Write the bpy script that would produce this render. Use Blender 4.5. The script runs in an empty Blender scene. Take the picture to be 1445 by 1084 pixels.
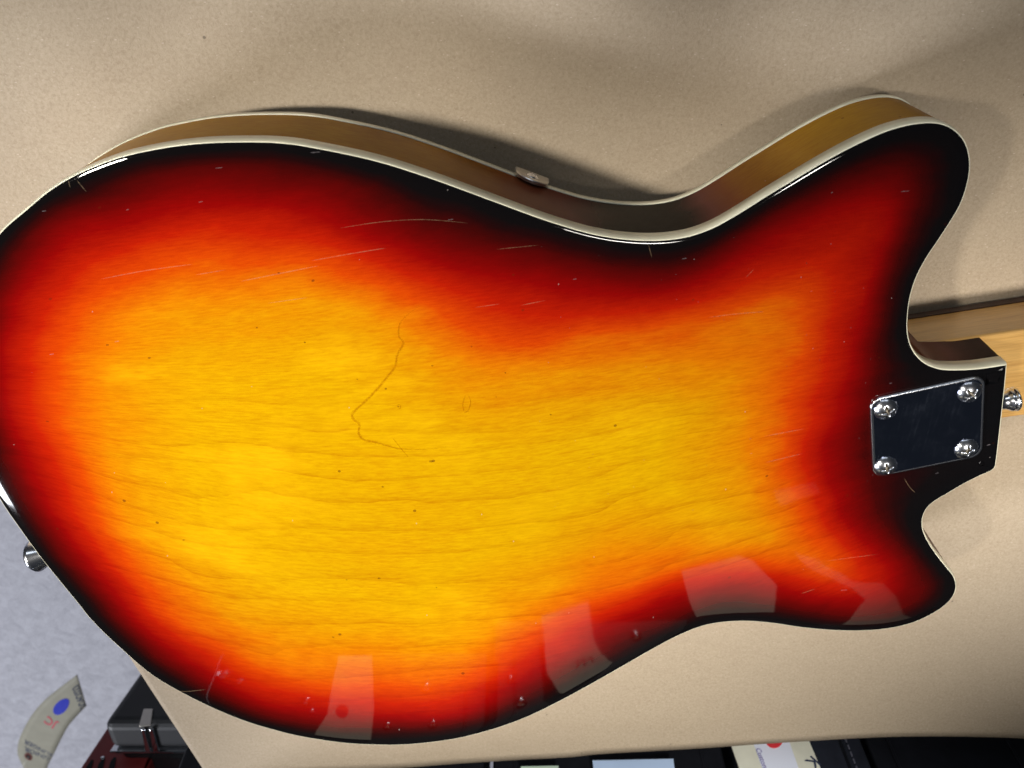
import bpy, bmesh, math, random
import numpy as np
from mathutils import Vector, Matrix, geometry

# ------------------------------------------------------------------ camera
F, CX, CY = 1200.0, 722.5, 542.0
TILT = math.atan((CY + 150.5) / F)
BZ = 0.062                       # height of the guitar's back above the paper
FZ = 0.0175                      # height of its face
HC = BZ + 0.300                  # camera height
sc = bpy.context.scene
cd = bpy.data.cameras.new('camera'); cam = bpy.data.objects.new('camera', cd)
sc.collection.objects.link(cam)
cam.location = (0, 0, HC); cam.rotation_euler = (-TILT, 0, 0)
cd.sensor_width = 36; cd.lens = F / 1445 * 36
cd.clip_start = 0.01; cd.clip_end = 50
cd.dof.use_dof = True; cd.dof.focus_distance = 0.37; cd.dof.aperture_fstop = 18
sc.camera = cam
# ------------------------------------------------------------------ world, lamps, exposure
w = bpy.data.worlds.new('World'); sc.world = w; w.use_nodes = True
bg = w.node_tree.nodes['Background']
bg.inputs[0].default_value = (0.75, 0.85, 1.0, 1); bg.inputs[1].default_value = 0.022
sc.view_settings.view_transform = 'Standard'; sc.view_settings.look = 'None'
sc.view_settings.exposure = 0.0; sc.view_settings.gamma = 1.0

def lamp(name, loc, target, power, sx, sy, col):
    l = bpy.data.lights.new(name, 'AREA'); l.shape = 'RECTANGLE'; l.size = sx; l.size_y = sy
    l.energy = power; l.color = col
    o = bpy.data.objects.new(name, l); sc.collection.objects.link(o)
    o.location = loc
    o.rotation_euler = (Vector(target) - Vector(loc)).to_track_quat('-Z', 'Y').to_euler()
    return o
def spot(name, loc, target, power, deg, blend, radius, col):
    l = bpy.data.lights.new(name, 'SPOT'); l.energy = power; l.color = col
    l.spot_size = math.radians(deg); l.spot_blend = blend; l.shadow_soft_size = radius
    o = bpy.data.objects.new(name, l); sc.collection.objects.link(o); o.location = loc
    o.rotation_euler = (Vector(target) - Vector(loc)).to_track_quat('-Z', 'Y').to_euler()
    return o
spot('key_lamp', (-1.00, 0.02, 1.42), (-0.055, -0.230, 0), 168, 16.6, 0.78, 0.10, (1.0, 0.94, 0.84))
spot('right_lamp', (0.42, -0.15, 1.75), (0.272, -0.232, 0), 142, 13.8, 0.9, 0.12, (1.0, 0.95, 0.87))
spot('case_lamp', (0.25, 0.75, 1.7), (0.03, -0.66, 0.08), 170, 17, 0.35, 0.08, (1.0, 0.98, 0.94))
lamp('low_rear_fill', (-0.1, 1.45, 1.05), (0, -0.15, 0.05), 5.0, 1.5, 0.35, (0.86, 0.93, 1.0))  # cool light placed low behind the camera to brighten side and binding
lamp('floor_fill', (-1.9, -1.3, 1.5), (-0.5, -1.0, -0.75), 58, 0.7, 0.7, (0.90, 0.93, 1.0))  # added light that brightens the carpet, no known source

# ------------------------------------------------------------------ helpers
fwd = Vector((0, -math.sin(TILT), -math.cos(TILT)))
upv = Vector((0, math.cos(TILT), -math.sin(TILT)))
CAM = Vector((0, 0, HC))
def ray(px, py): return fwd * F + Vector((1, 0, 0)) * (px - CX) - upv * (py - CY)
def at(px, py, z):
    r = ray(px, py); return CAM + r * ((z - HC) / r.z)
def aty(px, py, y):
    r = ray(px, py); return CAM + r * (y / r.y)
def pix(v):
    d = Vector(v) - CAM; k = d.dot(fwd)
    return CX + F * d.x / k, CY - F * d.dot(upv) / k
C = sc.collection
def link(name, me, mat=None, parent=None):
    o = bpy.data.objects.new(name, me); C.objects.link(o)
    if mat: me.materials.append(mat)
    if parent: o.parent = parent
    return o
def mesh(name, verts, faces, mat=None, parent=None, smooth=False):
    me = bpy.data.meshes.new(name); me.from_pydata([tuple(v) for v in verts], [], faces); me.update()
    if smooth: me.polygons.foreach_set('use_smooth', [True] * len(me.polygons))
    return link(name, me, mat, parent)
def frombm(name, bm, mat=None, parent=None, smooth=False):
    bmesh.ops.recalc_face_normals(bm, faces=bm.faces[:])
    me = bpy.data.meshes.new(name); bm.to_mesh(me); bm.free()
    if smooth: me.polygons.foreach_set('use_smooth', [True] * len(me.polygons))
    return link(name, me, mat, parent)
def thing(name, label, cat, loc=(0, 0, 0), group=None):
    o = bpy.data.objects.new(name, None); C.objects.link(o); o.location = loc
    o.empty_display_size = 0.02
    o['label'] = label; o['category'] = cat
    if group: o['group'] = group
    bpy.context.view_layer.update()
    return o
def tag(o, label, cat, group=None):
    o['label'] = label; o['category'] = cat
    if group: o['group'] = group
def bevel(o, wdt, seg=2, ang=0.6):
    m = o.modifiers.new('bevel', 'BEVEL'); m.width = wdt; m.segments = seg
    m.limit_method = 'ANGLE'; m.angle_limit = ang
def crom(P, n=8, closed=True):
    P = [np.array(p, float) for p in P]; N = len(P); out = []
    rng = range(N if closed else N - 1)
    for i in rng:
        if closed: a, b, c, d = P[i-1], P[i], P[(i+1) % N], P[(i+2) % N]
        else: a, b, c, d = P[max(i-1, 0)], P[i], P[i+1], P[min(i+2, N-1)]
        def tt(p, q): return max(np.linalg.norm(q - p), 1e-9) ** 0.5
        t1 = tt(a, b) if not np.allclose(a, b) else 1e-3; t2 = t1 + tt(b, c); t3 = t2 + (tt(c, d) if not np.allclose(c, d) else 1e-3)
        for k in range(n):
            t = t1 + (t2 - t1) * k / n
            A1 = (t1 - t) / t1 * a + t / t1 * b
            A2 = (t2 - t) / (t2 - t1) * b + (t - t1) / (t2 - t1) * c
            A3 = (t3 - t) / (t3 - t2) * c + (t - t2) / (t3 - t2) * d
            B1 = (t2 - t) / t2 * A1 + t / t2 * A2
            B2 = (t3 - t) / (t3 - t1) * A2 + (t - t1) / (t3 - t1) * A3
            out.append((t2 - t) / (t2 - t1) * B1 + (t - t1) / (t2 - t1) * B2)
    if not closed: out.append(P[-1])
    return np.array(out)

# ---- materials
def mat(name):
    m = bpy.data.materials.new(name); m.use_nodes = True
    return m, m.node_tree, m.node_tree.nodes['Principled BSDF']
def N(nt, t, **kw):
    n = nt.nodes.new(t)
    for k, v in kw.items(): setattr(n, k, v)
    return n
def noise(nt, vec, scale, detail=4, rough=0.55, dist=0.0):
    n = N(nt, 'ShaderNodeTexNoise'); n.inputs['Scale'].default_value = scale
    n.inputs['Detail'].default_value = detail; n.inputs['Roughness'].default_value = rough
    n.inputs['Distortion'].default_value = dist
    if vec is not None: nt.links.new(vec, n.inputs['Vector'])
    return n.outputs['Fac']
def mapping(nt, vec, scale, rot=(0, 0, 0), loc=(0, 0, 0)):
    n = N(nt, 'ShaderNodeMapping'); n.inputs['Scale'].default_value = scale
    n.inputs['Rotation'].default_value = rot; n.inputs['Location'].default_value = loc
    nt.links.new(vec, n.inputs['Vector']); return n.outputs[0]
def objco(nt): return N(nt, 'ShaderNodeTexCoord').outputs['Object']
def rng(nt, val, a, b, c, d):
    n = N(nt, 'ShaderNodeMapRange'); n.inputs[1].default_value = a; n.inputs[2].default_value = b
    n.inputs[3].default_value = c; n.inputs[4].default_value = d
    nt.links.new(val, n.inputs[0]); return n.outputs[0]
def mathn(nt, op, a, b=None):
    n = N(nt, 'ShaderNodeMath', operation=op)
    for i, x in enumerate((a, b)):
        if x is None: continue
        if isinstance(x, (int, float)): n.inputs[i].default_value = x
        else: nt.links.new(x, n.inputs[i])
    return n.outputs[0]
def ramp(nt, fac, stops, interp='LINEAR'):
    n = N(nt, 'ShaderNodeValToRGB'); e = n.color_ramp; e.interpolation = interp
    while len(e.elements) < len(stops): e.elements.new(0.5)
    for el, (p, c) in zip(e.elements, stops): el.position = p; el.color = (*c, 1)
    nt.links.new(fac, n.inputs[0]); return n.outputs[0]
def mixc(nt, fac, a, b, mode='MIX'):
    n = N(nt, 'ShaderNodeMix', data_type='RGBA', blend_type=mode)
    for i, x in ((0, fac), (6, a), (7, b)):
        if isinstance(x, (int, float)): n.inputs[i].default_value = x
        elif isinstance(x, tuple): n.inputs[i].default_value = (*x, 1)
        else: nt.links.new(x, n.inputs[i])
    return n.outputs[2]
def bump(nt, b, height, strength, dist=0.001, inp='Normal'):
    n = N(nt, 'ShaderNodeBump'); n.inputs['Strength'].default_value = strength
    n.inputs['Distance'].default_value = dist
    nt.links.new(height, n.inputs['Height']); nt.links.new(n.outputs[0], b.inputs[inp])
def plain(name, col, rough=0.5, metal=0.0, bscale=None, bstr=0.1, bdist=0.001, var=0.0, vscale=40, coat=0.0, spec=0.5):
    m, nt, b = mat(name)
    b.inputs['Base Color'].default_value = (*col, 1); b.inputs['Roughness'].default_value = rough
    b.inputs['Metallic'].default_value = metal; b.inputs['Coat Weight'].default_value = coat
    b.inputs['Specular IOR Level'].default_value = spec
    co = objco(nt)
    if var:
        f = rng(nt, noise(nt, co, vscale, 5), 0.3, 0.7, 1 - var, 1 + var)
        n = N(nt, 'ShaderNodeVectorMath', operation='SCALE'); n.inputs[0].default_value = col
        nt.links.new(f, n.inputs['Scale']); nt.links.new(n.outputs[0], b.inputs['Base Color'])
    if bscale: bump(nt, b, noise(nt, co, bscale, 4), bstr, bdist)
    return m

# kraft paper
def make_paper():
    m, nt, b = mat('kraft_paper'); co = objco(nt)
    fib = noise(nt, co, 760, 5, 0.75, 0.6)
    big = noise(nt, co, 7, 4, 0.6)
    mid = noise(nt, mapping(nt, co, (60, 90, 1), (0, 0, 0.4)), 1.0, 4, 0.6)
    c = ramp(nt, fib, [(0.28, (0.365, 0.282, 0.190)), (0.5, (0.470, 0.378, 0.268)), (0.66, (0.53, 0.435, 0.322)), (0.8, (0.67, 0.575, 0.46))])
    c = mixc(nt, rng(nt, big, 0.35, 0.65, 0, 0.22), c, (0.47, 0.385, 0.29))
    c = mixc(nt, rng(nt, mid, 0.3, 0.7, 0.0, 0.10), c, (0.30, 0.20, 0.135))
    v = N(nt, 'ShaderNodeTexVoronoi'); v.inputs['Scale'].default_value = 55; nt.links.new(co, v.inputs['Vector'])
    keep = mathn(nt, 'LESS_THAN', v.outputs['Distance'], 0.035)
    c = mixc(nt, mathn(nt, 'MULTIPLY', keep, 0.55), c, (0.06, 0.045, 0.035))
    v2 = N(nt, 'ShaderNodeTexVoronoi'); v2.inputs['Scale'].default_value = 170
    nt.links.new(mapping(nt, co, (1, 2.2, 1), (0, 0, 0.7)), v2.inputs['Vector'])
    k2 = mathn(nt, 'LESS_THAN', v2.outputs['Distance'], 0.085)
    c = mixc(nt, mathn(nt, 'MULTIPLY', k2, 0.40), c, (0.75, 0.66, 0.55))
    nt.links.new(c, b.inputs['Base Color']); b.inputs['Roughness'].default_value = 0.62
    b.inputs['Specular IOR Level'].default_value = 0.35
    h = mathn(nt, 'ADD', fib, mathn(nt, 'MULTIPLY', mid, 1.5))
    bump(nt, b, h, 0.35, 0.0004)
    return m
M_paper = make_paper()

# sunburst lacquer on wood; "burst" is how far the spray has faded, "grain" runs with the veneer
RAMP = [(0.0, (0.0035, 0.0035, 0.004)), (0.09, (0.0045, 0.0033, 0.0035)), (0.16, (0.014, 0.002, 0.002)), (0.23, (0.042, 0.0015, 0.0012)), (0.32, (0.115, 0.0012, 0.001)),
        (0.42, (0.23, 0.0015, 0.001)), (0.54, (0.41, 0.011, 0.001)), (0.66, (0.55, 0.052, 0.0008)), (0.80, (0.60, 0.165, 0.0008)), (0.90, (0.585, 0.262, 0.0008)), (1.0, (0.60, 0.335, 0.0008))]
SIDE_RAMP = [(0.0, (0.004, 0.004, 0.004)), (0.12, (0.010, 0.007, 0.006)), (0.25, (0.12, 0.036, 0.026)),
        (0.40, (0.18, 0.052, 0.014)), (0.52, (0.25, 0.10, 0.010)), (0.64, (0.42, 0.205, 0.020)), (0.78, (0.46, 0.235, 0.008)), (1.0, (0.5, 0.26, 0.02))]
def make_burst(name='sunburst_lacquer', RAMP=RAMP, coat=1.0):
    m, nt, b = mat(name)
    a = N(nt, 'ShaderNodeAttribute', attribute_name='burst').outputs['Fac']
    g = N(nt, 'ShaderNodeAttribute', attribute_name='grain').outputs['Vector']
    warp = noise(nt, mapping(nt, g, (9, 14, 1)), 1, 3, 0.5)
    blot = noise(nt, mapping(nt, g, (16, 40, 1)), 1, 4, 0.6)
    fine = noise(nt, mapping(nt, g, (150, 1250, 1)), 1, 5, 0.7)
    fleck = noise(nt, mapping(nt, g, (300, 1300, 1), loc=(3, 1, 0)), 1, 3, 0.7)
    sep = N(nt, 'ShaderNodeSeparateXYZ'); nt.links.new(g, sep.inputs[0])
    # growth-ring bands: a sawtooth of the warped cross-grain coordinate
    ph = mathn(nt, 'ADD', mathn(nt, 'MULTIPLY', sep.outputs[1], 105.0), mathn(nt, 'MULTIPLY', warp, 3.0))
    ph = mathn(nt, 'ADD', ph, mathn(nt, 'MULTIPLY', noise(nt, mapping(nt, g, (14, 90, 1)), 1, 4, 0.55), 0.7))
    ph = mathn(nt, 'ADD', ph, mathn(nt, 'MULTIPLY', noise(nt, mapping(nt, g, (2.5, 48, 1), loc=(2, 9, 0)), 1, 2, 0.5), 1.8))
    fr = mathn(nt, 'FRACT', ph)
    line = rng(nt, fr, 0.35, 1.0, 0.0, 1.0)
    line = mathn(nt, 'POWER', line, 3.5)
    lowreg = mathn(nt, 'MULTIPLY', rng(nt, sep.outputs[2], 0.25, 1.0, 0.10, 1.0), rng(nt, noise(nt, mapping(nt, g, (12, 45, 1), loc=(7, 3, 0)), 1, 3, 0.6), 0.36, 0.60, 0.45, 1.0))
    line = mathn(nt, 'MULTIPLY', line, lowreg)
    # the spray edge is a little uneven
    bb = mathn(nt, 'ADD', a, rng(nt, blot, 0.3, 0.7, -0.035, 0.035))
    bb = mathn(nt, 'ADD', bb, mathn(nt, 'MULTIPLY', rng(nt, fine, 0.3, 0.7, -0.012, 0.012), rng(nt, a, 0.2, 0.45, 0.0, 1.0)))
    c = ramp(nt, bb, RAMP)
    amt = rng(nt, a, 0.25, 0.7, 0.25, 1.0)
    dark = mathn(nt, 'ADD', rng(nt, fine, 0.34, 0.62, 0.38, 0.0), mathn(nt, 'MULTIPLY', line, 0.40))
    dark = mathn(nt, 'ADD', dark, rng(nt, fleck, 0.30, 0.46, 0.14, 0.0))
    dark = mathn(nt, 'MULTIPLY', dark, amt)
    c = mixc(nt, dark, c, mixc(nt, 1.0, c, (0.62, 0.36, 0.25), 'MULTIPLY'))
    lite = mathn(nt, 'MULTIPLY', rng(nt, blot, 0.52, 0.75, 0.0, 0.30), rng(nt, a, 0.6, 1.0, 0, 1))
    c = mixc(nt, lite, c, (0.95, 0.56, 0.006))
    # pores
    v = N(nt, 'ShaderNodeTexVoronoi'); v.inputs['Scale'].default_value = 1
    nt.links.new(mapping(nt, g, (70, 95, 1)), v.inputs['Vector'])
    k = mathn(nt, 'MULTIPLY', mathn(nt, 'LESS_THAN', v.outputs['Distance'], 0.045), amt)
    c = mixc(nt, mathn(nt, 'MULTIPLY', k, 0.6), c, (0.09, 0.015, 0.003))
    # dust on the lacquer
    v = N(nt, 'ShaderNodeTexVoronoi'); v.inputs['Scale'].default_value = 1
    nt.links.new(mapping(nt, g, (95, 75, 1), loc=(5, 2, 0)), v.inputs['Vector'])
    k = mathn(nt, 'LESS_THAN', v.outputs['Distance'], 0.022)
    c = mixc(nt, mathn(nt, 'MULTIPLY', k, 0.30), c, (0.5, 0.45, 0.42))
    nt.links.new(c, b.inputs['Base Color'])
    b.inputs['Roughness'].default_value = 0.6; b.inputs['Specular IOR Level'].default_value = 0.0
    b.inputs['Coat Weight'].default_value = coat; b.inputs['Coat IOR'].default_value = 1.5
    nt.links.new(rng(nt, noise(nt, mapping(nt, g, (25, 30, 1)), 1, 4), 0.35, 0.7, 0.02, 0.055), b.inputs['Coat Roughness'])
    bump(nt, b, noise(nt, mapping(nt, g, (22, 60, 1)), 1, 2), 0.05, 0.001, 'Coat Normal')
    return m
M_burst = make_burst()
M_side = make_burst('side_lacquer', SIDE_RAMP, 0.28)
M_cream = plain('aged_binding', (0.84, 0.81, 0.62), 0.30, var=0.10, vscale=55, coat=0.5, bscale=60, bstr=0.15, bdist=0.0004)
M_chrome = plain('chrome', (0.80, 0.82, 0.86), 0.07, 1.0, bscale=220, bstr=0.05, bdist=0.0002)
def make_scuffed():
    m, nt, b = mat('scuffed_chrome'); co = objco(nt)
    n1 = noise(nt, mapping(nt, co, (900, 60, 1), (0, 0, 0.9)), 1, 3, 0.7)
    n2 = noise(nt, co, 90, 5, 0.6)
    b.inputs['Metallic'].default_value = 1.0; b.inputs['Base Color'].default_value = (0.38, 0.43, 0.58, 1)
    r = mathn(nt, 'ADD', rng(nt, n1, 0.5, 0.8, 0.0, 0.09), rng(nt, n2, 0.4, 0.7, 0.05, 0.16))
    nt.links.new(r, b.inputs['Roughness'])
    bump(nt, b, n2, 0.05, 0.0003)
    return m
M_plate = make_scuffed()
M_screw = plain('worn_chrome', (0.82, 0.84, 0.90), 0.20, 1.0, bscale=300, bstr=0.1, bdist=0.0002)
M_recess = plain('recess_steel', (0.16, 0.14, 0.11), 0.45, 0.8)
def make_maple():
    m, nt, b = mat('maple'); co = objco(nt)
    v = mapping(nt, co, (1, 1, 1), (0, 0, -math.radians(9)))
    n1 = noise(nt, mapping(nt, v, (14, 260, 160)), 1, 4, 0.6, 0.8)
    n2 = noise(nt, mapping(nt, v, (90, 1700, 900)), 1, 3, 0.7)
    c = ramp(nt, n1, [(0.30, (0.44, 0.21, 0.050)), (0.42, (0.62, 0.345, 0.095)), (0.7, (0.72, 0.43, 0.135))])
    c = mixc(nt, rng(nt, n2, 0.35, 0.6, 0.30, 0.0), c, (0.36, 0.18, 0.06))
    nt.links.new(c, b.inputs['Base Color']); b.inputs['Roughness'].default_value = 0.35
    b.inputs['Coat Weight'].default_value = 0.4; b.inputs['Coat Roughness'].default_value = 0.15
    return m
M_maple = make_maple()
M_rose = plain('rosewood', (0.040, 0.018, 0.012), 0.45, var=0.4, vscale=200)

# ------------------------------------------------------------------ floor, table, paper
def make_carpet():
    m, nt, b = mat('pale_carpet'); co = objco(nt)
    a1 = noise(nt, co, 55, 6, 0.7, 0.8); a2 = noise(nt, co, 300, 4, 0.7)
    c = ramp(nt, a1, [(0.3, (0.42, 0.42, 0.46)), (0.5, (0.53, 0.525, 0.57)), (0.7, (0.63, 0.63, 0.68))])
    c = mixc(nt, rng(nt, a2, 0.3, 0.6, 0.35, 0), c, (0.30, 0.29, 0.34))
    nt.links.new(c, b.inputs['Base Color']); b.inputs['Roughness'].default_value = 0.95
    bump(nt, b, mathn(nt, 'ADD', a1, a2), 0.5, 0.004)
    return m
FL = -0.75
fl = mesh('floor', [(-6, -6, FL), (6, -6, FL), (6, 6, FL), (-6, 6, FL)], [(0, 1, 2, 3)], make_carpet())
fl['kind'] = 'structure'

LA = at(0, 647, 0); LB = at(294, 1096, 0)                  # left edge of the sheet
ldir = (LA - LB).normalized()
front_px = [(294, 1096), (420, 1089), (560, 1084), (644, 1077.5), (700, 1074), (741, 1071.5), (808, 1068), (838, 1064.5), (922, 1059.5),
            (1000, 1055), (1068, 1050), (1139, 1045.6), (1200, 1042), (1259, 1039.4), (1339, 1039), (1400, 1040), (1445, 1041.6), (1700, 1046)]
FR = crom([(at(x, y, 0).x, at(x, y, 0).y) for x, y in front_px], 4, False)
def paper_z(x, y):
    # soft swells of the loose sheet; the big hump is added to suggest shadow
    px, py = pix((x, y, 0))
    g = lambda cx, cy, sx, sy, a: a * math.exp(-((px - cx) / sx) ** 2 - ((py - cy) / sy) ** 2)
    z = g(830, -60, 210, 160, 0.022) + g(1370, 20, 190, 150, 0.010) + g(60, 60, 200, 150, 0.006) + g(1115, 120, 55, 90, 0.0012)
    z += 0.0006 * math.sin(px * 0.011 + py * 0.006) + 0.0004 * math.sin(px * 0.023 - py * 0.014)
    if py > 640: z *= max(0.0, 1 - (py - 640) / 200.0)
    return z
def make_sheet():
    NX, NY = 150, 110
    ytop = 0.20
    vs = []; fs = []
    for j in range(NY + 1):
        for i in range(NX + 1):
            u = i / NX; v = j / NY
            xb, yb = FR[min(int(u * (len(FR) - 1)), len(FR) - 1)] if u == 1 else FR[int(u * (len(FR) - 1))] + (FR[int(u * (len(FR) - 1)) + 1] - FR[int(u * (len(FR) - 1))]) * (u * (len(FR) - 1) % 1)
            t = (ytop - yb)
            xl = xb + (ldir.x / ldir.y) * t * (1 - u)
            x = xb + (xl - xb) * v; y = yb + t * v
            vs.append((x, y, 0.0003 + paper_z(x, y)))
    for j in range(NY):
        for i in range(NX):
            a = j * (NX + 1) + i; fs.append((a, a + 1, a + NX + 2, a + NX + 1))
    o = mesh('kraft_paper_sheet', vs, fs, M_paper, None, True)
    s = o.modifiers.new('thick', 'SOLIDIFY'); s.thickness = 0.00035; s.offset = -1
    tag(o, 'brown kraft paper sheet covering the table under the guitar', 'paper')
    return o
make_sheet()
tb = thing('work_table', 'table under the brown kraft paper, its top hidden by the sheet', 'table', (0, -0.1, FL))
ins = 0.006
P0 = Vector((LB.x + 0.012, LB.y + 0.030, 0)); 
tq = [P0 + ldir * 0.0, Vector((0.62, FR[-1][1] + 0.030, 0)), Vector((0.62, 0.195, 0)), P0 + ldir * ((0.195 - P0.y) / ldir.y)]
vv = [(p.x, p.y + 0.1, -FL - 0.002) for p in tq] + [(p.x, p.y + 0.1, -FL - 0.032) for p in tq]
M_tb = plain('table_laminate', (0.10, 0.09, 0.085), 0.4)
mesh('table_top', vv, [(0, 1, 2, 3), (7, 6, 5, 4), (0, 4, 5, 1), (1, 5, 6, 2), (2, 6, 7, 3), (3, 7, 4, 0)], M_tb, tb)
for p in tq:
    cx_, cy_ = p.x * 0.86, (p.y + 0.13) * 0.86 - 0.03
    bm = bmesh.new(); bmesh.ops.create_cube(bm, size=1)
    for v in bm.verts: v.co = Vector((v.co.x * 0.04 + cx_, v.co.y * 0.04 + cy_, (v.co.z + 0.5) * (-FL - 0.033)))
    frombm('leg', bm, M_tb, tb)

# ------------------------------------------------------------------ guitar
guitar = thing('electric_guitar', 'sunburst electric guitar lying face down on brown paper, cream binding and chrome neck plate', 'guitar', (0, 0, 0))
OUT = [(0,325),(35,294),(69,266),(104,245),(138,230),(173,218),(208,210),(242,204),(277,200),(311,198),(346,197.5),(381,198),(415,201),(450,207),(485,214),(519,221.5),(554,231),(588,242),(623,254),(657,266.5),(692,279.5),(727,292.5),(761,305),(796,316.5),(831,326.5),(865,333),(900,336.5),(934,336.5),(966,332.5),(990,325.5),(1014,315),(1049,294.5),(1083,273),(1118,252),(1153,231),(1187,212),(1222,194.5),(1256,180.5),(1291,172),(1319,170.5),(1338,175),(1353,185),(1364,199),(1370,218),(1371,238),(1366,265),(1357,290),(1343,314),(1326,340),(1308,367),(1294,395),(1286,422),(1283,446),(1282.5,465),(1286,484),(1294,499),(1307,511),(1326,518.5),(1344,520),(1380,518.5),
 (1420,513),(1422.6,513),(1422.6,515),(1420,544),(1416,580),(1412,616),(1407.5,652),(1406,659),(1402,664),(1383,673),(1361,684),(1339,697),(1322,707),(1311,716),(1304.5,728),(1303.5,744),(1310,761),(1322,780),(1336,798),(1347,812),(1351,826),(1348,839),(1338,852),(1322,864),(1294,878),(1266,886),(1239,890),(1211,891.5),(1170,890.5),(1128,886.5),(1087,880.5),(1053,878),(1019,879.5),(991,885),(956,899),(922,917),(887,937),(853,956.5),(818,976),(783,994.5),(749,1011),(714,1024.5),(680,1035),(644,1043.5),(592,1050.5),(558,1052.5),(523,1052),(488,1050),(454,1045.5),(419,1039.5),(385,1031),(350,1020.5),(315,1007),(279,990.5),(242,971),(218,956.6),(194,938),(170,916.5),(145,893.5),(121,868),(111,855),(83,821),(55,786),(28,749),(0,708),(-23,665),(-40,618),(-50,565),(-53,510),(-50,455),(-41,405),(-24,360)]
NZ = 0.0380                      # height of the back of the neck
EDGE = 0.0005                    # the back falls this much at its rim
W0 = []
pts = crom(OUT, 6)
for x, y in pts:
    p = at(x, y, BZ - EDGE); W0.append((p.x, p.y))
W0 = np.array(W0)
# even spacing
d = np.linalg.norm(np.roll(W0, -1, 0) - W0, axis=1); L = np.concatenate([[0], np.cumsum(d)]); n = 1200
Wc = np.vstack([W0, W0[:1]])
s = np.linspace(0, L[-1], n, endpoint=False)
OW = np.stack([np.interp(s, L, Wc[:, 0]), np.interp(s, L, Wc[:, 1])], 1)
def normals(P):
    t = np.roll(P, -1, 0) - np.roll(P, 1, 0); t /= np.linalg.norm(t, axis=1)[:, None]
    nn = np.stack([t[:, 1], -t[:, 0]], 1)                   # to the right of travel
    a = np.sum(P[:, 0] * np.roll(P[:, 1], -1) - np.roll(P[:, 0], -1) * P[:, 1])
    return nn if a > 0 else -nn                             # outward
NO = normals(OW)
def inset(dist):
    # smoothed normals keep the deeper rings clean round the tight corners
    nn = NO.copy(); k = int(dist / 0.0022)
    for _ in range(k): nn = (np.roll(nn, 1, 0) + nn * 2 + np.roll(nn, -1, 0)) / 4
    nn /= np.linalg.norm(nn, axis=1)[:, None]
    return OW - nn * dist
def polydist(P, Q):
    A = Q; B = np.roll(Q, -1, 0); out = np.full(len(P), 1e9)
    for i in range(0, len(P), 4000):
        p = P[i:i+4000, None]; ab = (B - A)[None]
        t = np.clip(((p - A[None]) * ab).sum(2) / (ab ** 2).sum(2), 0, 1)
        out[i:i+4000] = np.sqrt(((p - A[None] - ab * t[..., None]) ** 2).sum(2).min(1))
    return out
def inside(P, Q):
    x, y = P[:, 0], P[:, 1]; r = np.zeros(len(P), bool)
    for i in range(len(Q)):
        x1, y1 = Q[i-1]; x2, y2 = Q[i]
        if y1 == y2: continue
        r ^= ((y1 > y) != (y2 > y)) & (x < (x2 - x1) * (y - y1) / (y2 - y1) + x1)
    return r
LV = dict(
 B=[(-32,520),(-26,450),(-6,395),(38,330),(88,292),(126,278),(190,250),(270,234),(360,232),(455,243),(530,266),(600,300),(655,318),(705,337),(770,355),(845,370),(900,376),(948,375),(1000,355),(1040,330),(1090,300),(1138,274),(1190,246),(1245,222),(1285,222),(1305,245),(1302,280),(1290,312),(1268,360),(1252,405),(1244,450),(1238,500),(1230,550),(1220,600),(1222,650),(1236,700),(1262,755),(1290,790),(1310,815),(1305,838),(1270,862),(1215,874),(1150,868),(1095,856),(1050,850),(1010,853),(960,872),(905,898),(835,937),(790,964),(738,990),(690,1010),(640,1024),(580,1031),(525,1031),(450,1027),(390,1016),(339,998),(266,962),(218,930),(170,888),(145,860),(105,812),(70,768),(38,722),(10,668),(-18,600)],
 R=[(8,520),(14,460),(40,405),(80,356),(116,330),(165,315),(220,300),(280,292),(360,292),(455,305),(530,330),(610,365),(665,388),(715,400),(770,410),(829,416),(890,418),(945,412),(1000,392),(1050,360),(1100,335),(1150,312),(1195,292),(1235,285),(1255,300),(1250,330),(1236,370),(1222,410),(1212,450),(1202,500),(1190,545),(1172,590),(1162,625),(1166,665),(1180,705),(1212,755),(1240,788),(1258,812),(1250,832),(1205,846),(1150,840),(1095,828),(1050,824),(1010,826),(950,840),(893,865),(850,890),(820,912),(780,935),(733,963),(690,988),(649,1006),(580,1012),(525,1010),(450,1005),(380,992),(330,970),(291,945),(218,900),(180,862),(150,825),(125,790),(90,745),(60,700),(36,650),(16,590)],
 O=[(82,520),(92,470),(118,430),(150,402),(185,385),(230,372),(282,366),(350,374),(440,372),(520,395),(590,428),(655,458),(712,478),(770,478),(829,470),(890,470),(955,462),(1002,448),(1042,434),(1080,424),(1108,424),(1124,436),(1130,460),(1130,490),(1126,520),(1118,555),(1108,595),(1104,630),(1112,670),(1122,700),(1145,745),(1168,775),(1180,795),(1165,806),(1130,800),(1090,796),(1050,792),(1000,795),(940,808),(882,830),(840,845),(790,872),(725,915),(690,945),(649,966),(590,974),(525,968),(450,962),(375,940),(320,915),(260,882),(215,845),(180,795),(155,755),(124,697),(98,640),(84,580)],
 Y=[(165,520),(178,485),(205,462),(250,442),(290,436),(332,432),(385,428),(432,424),(500,440),(560,470),(620,505),(690,532),(760,532),(829,524),(890,520),(950,520),(990,522),(1022,528),(1040,545),(1046,570),(1044,600),(1042,625),(1044,650),(1054,685),(1066,715),(1085,745),(1090,762),(1060,764),(1020,762),(985,765),(920,772),(860,785),(830,800),(780,832),(705,870),(640,915),(590,925),(530,918),(450,910),(366,886),(320,866),(280,830),(245,800),(215,775),(180,730),(155,650),(154,580)])
LW = {}
for k, P in LV.items():
    q = crom(P, 3); LW[k] = np.array([(at(x, y, BZ).x, at(x, y, BZ).y) for x, y in q])
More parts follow.
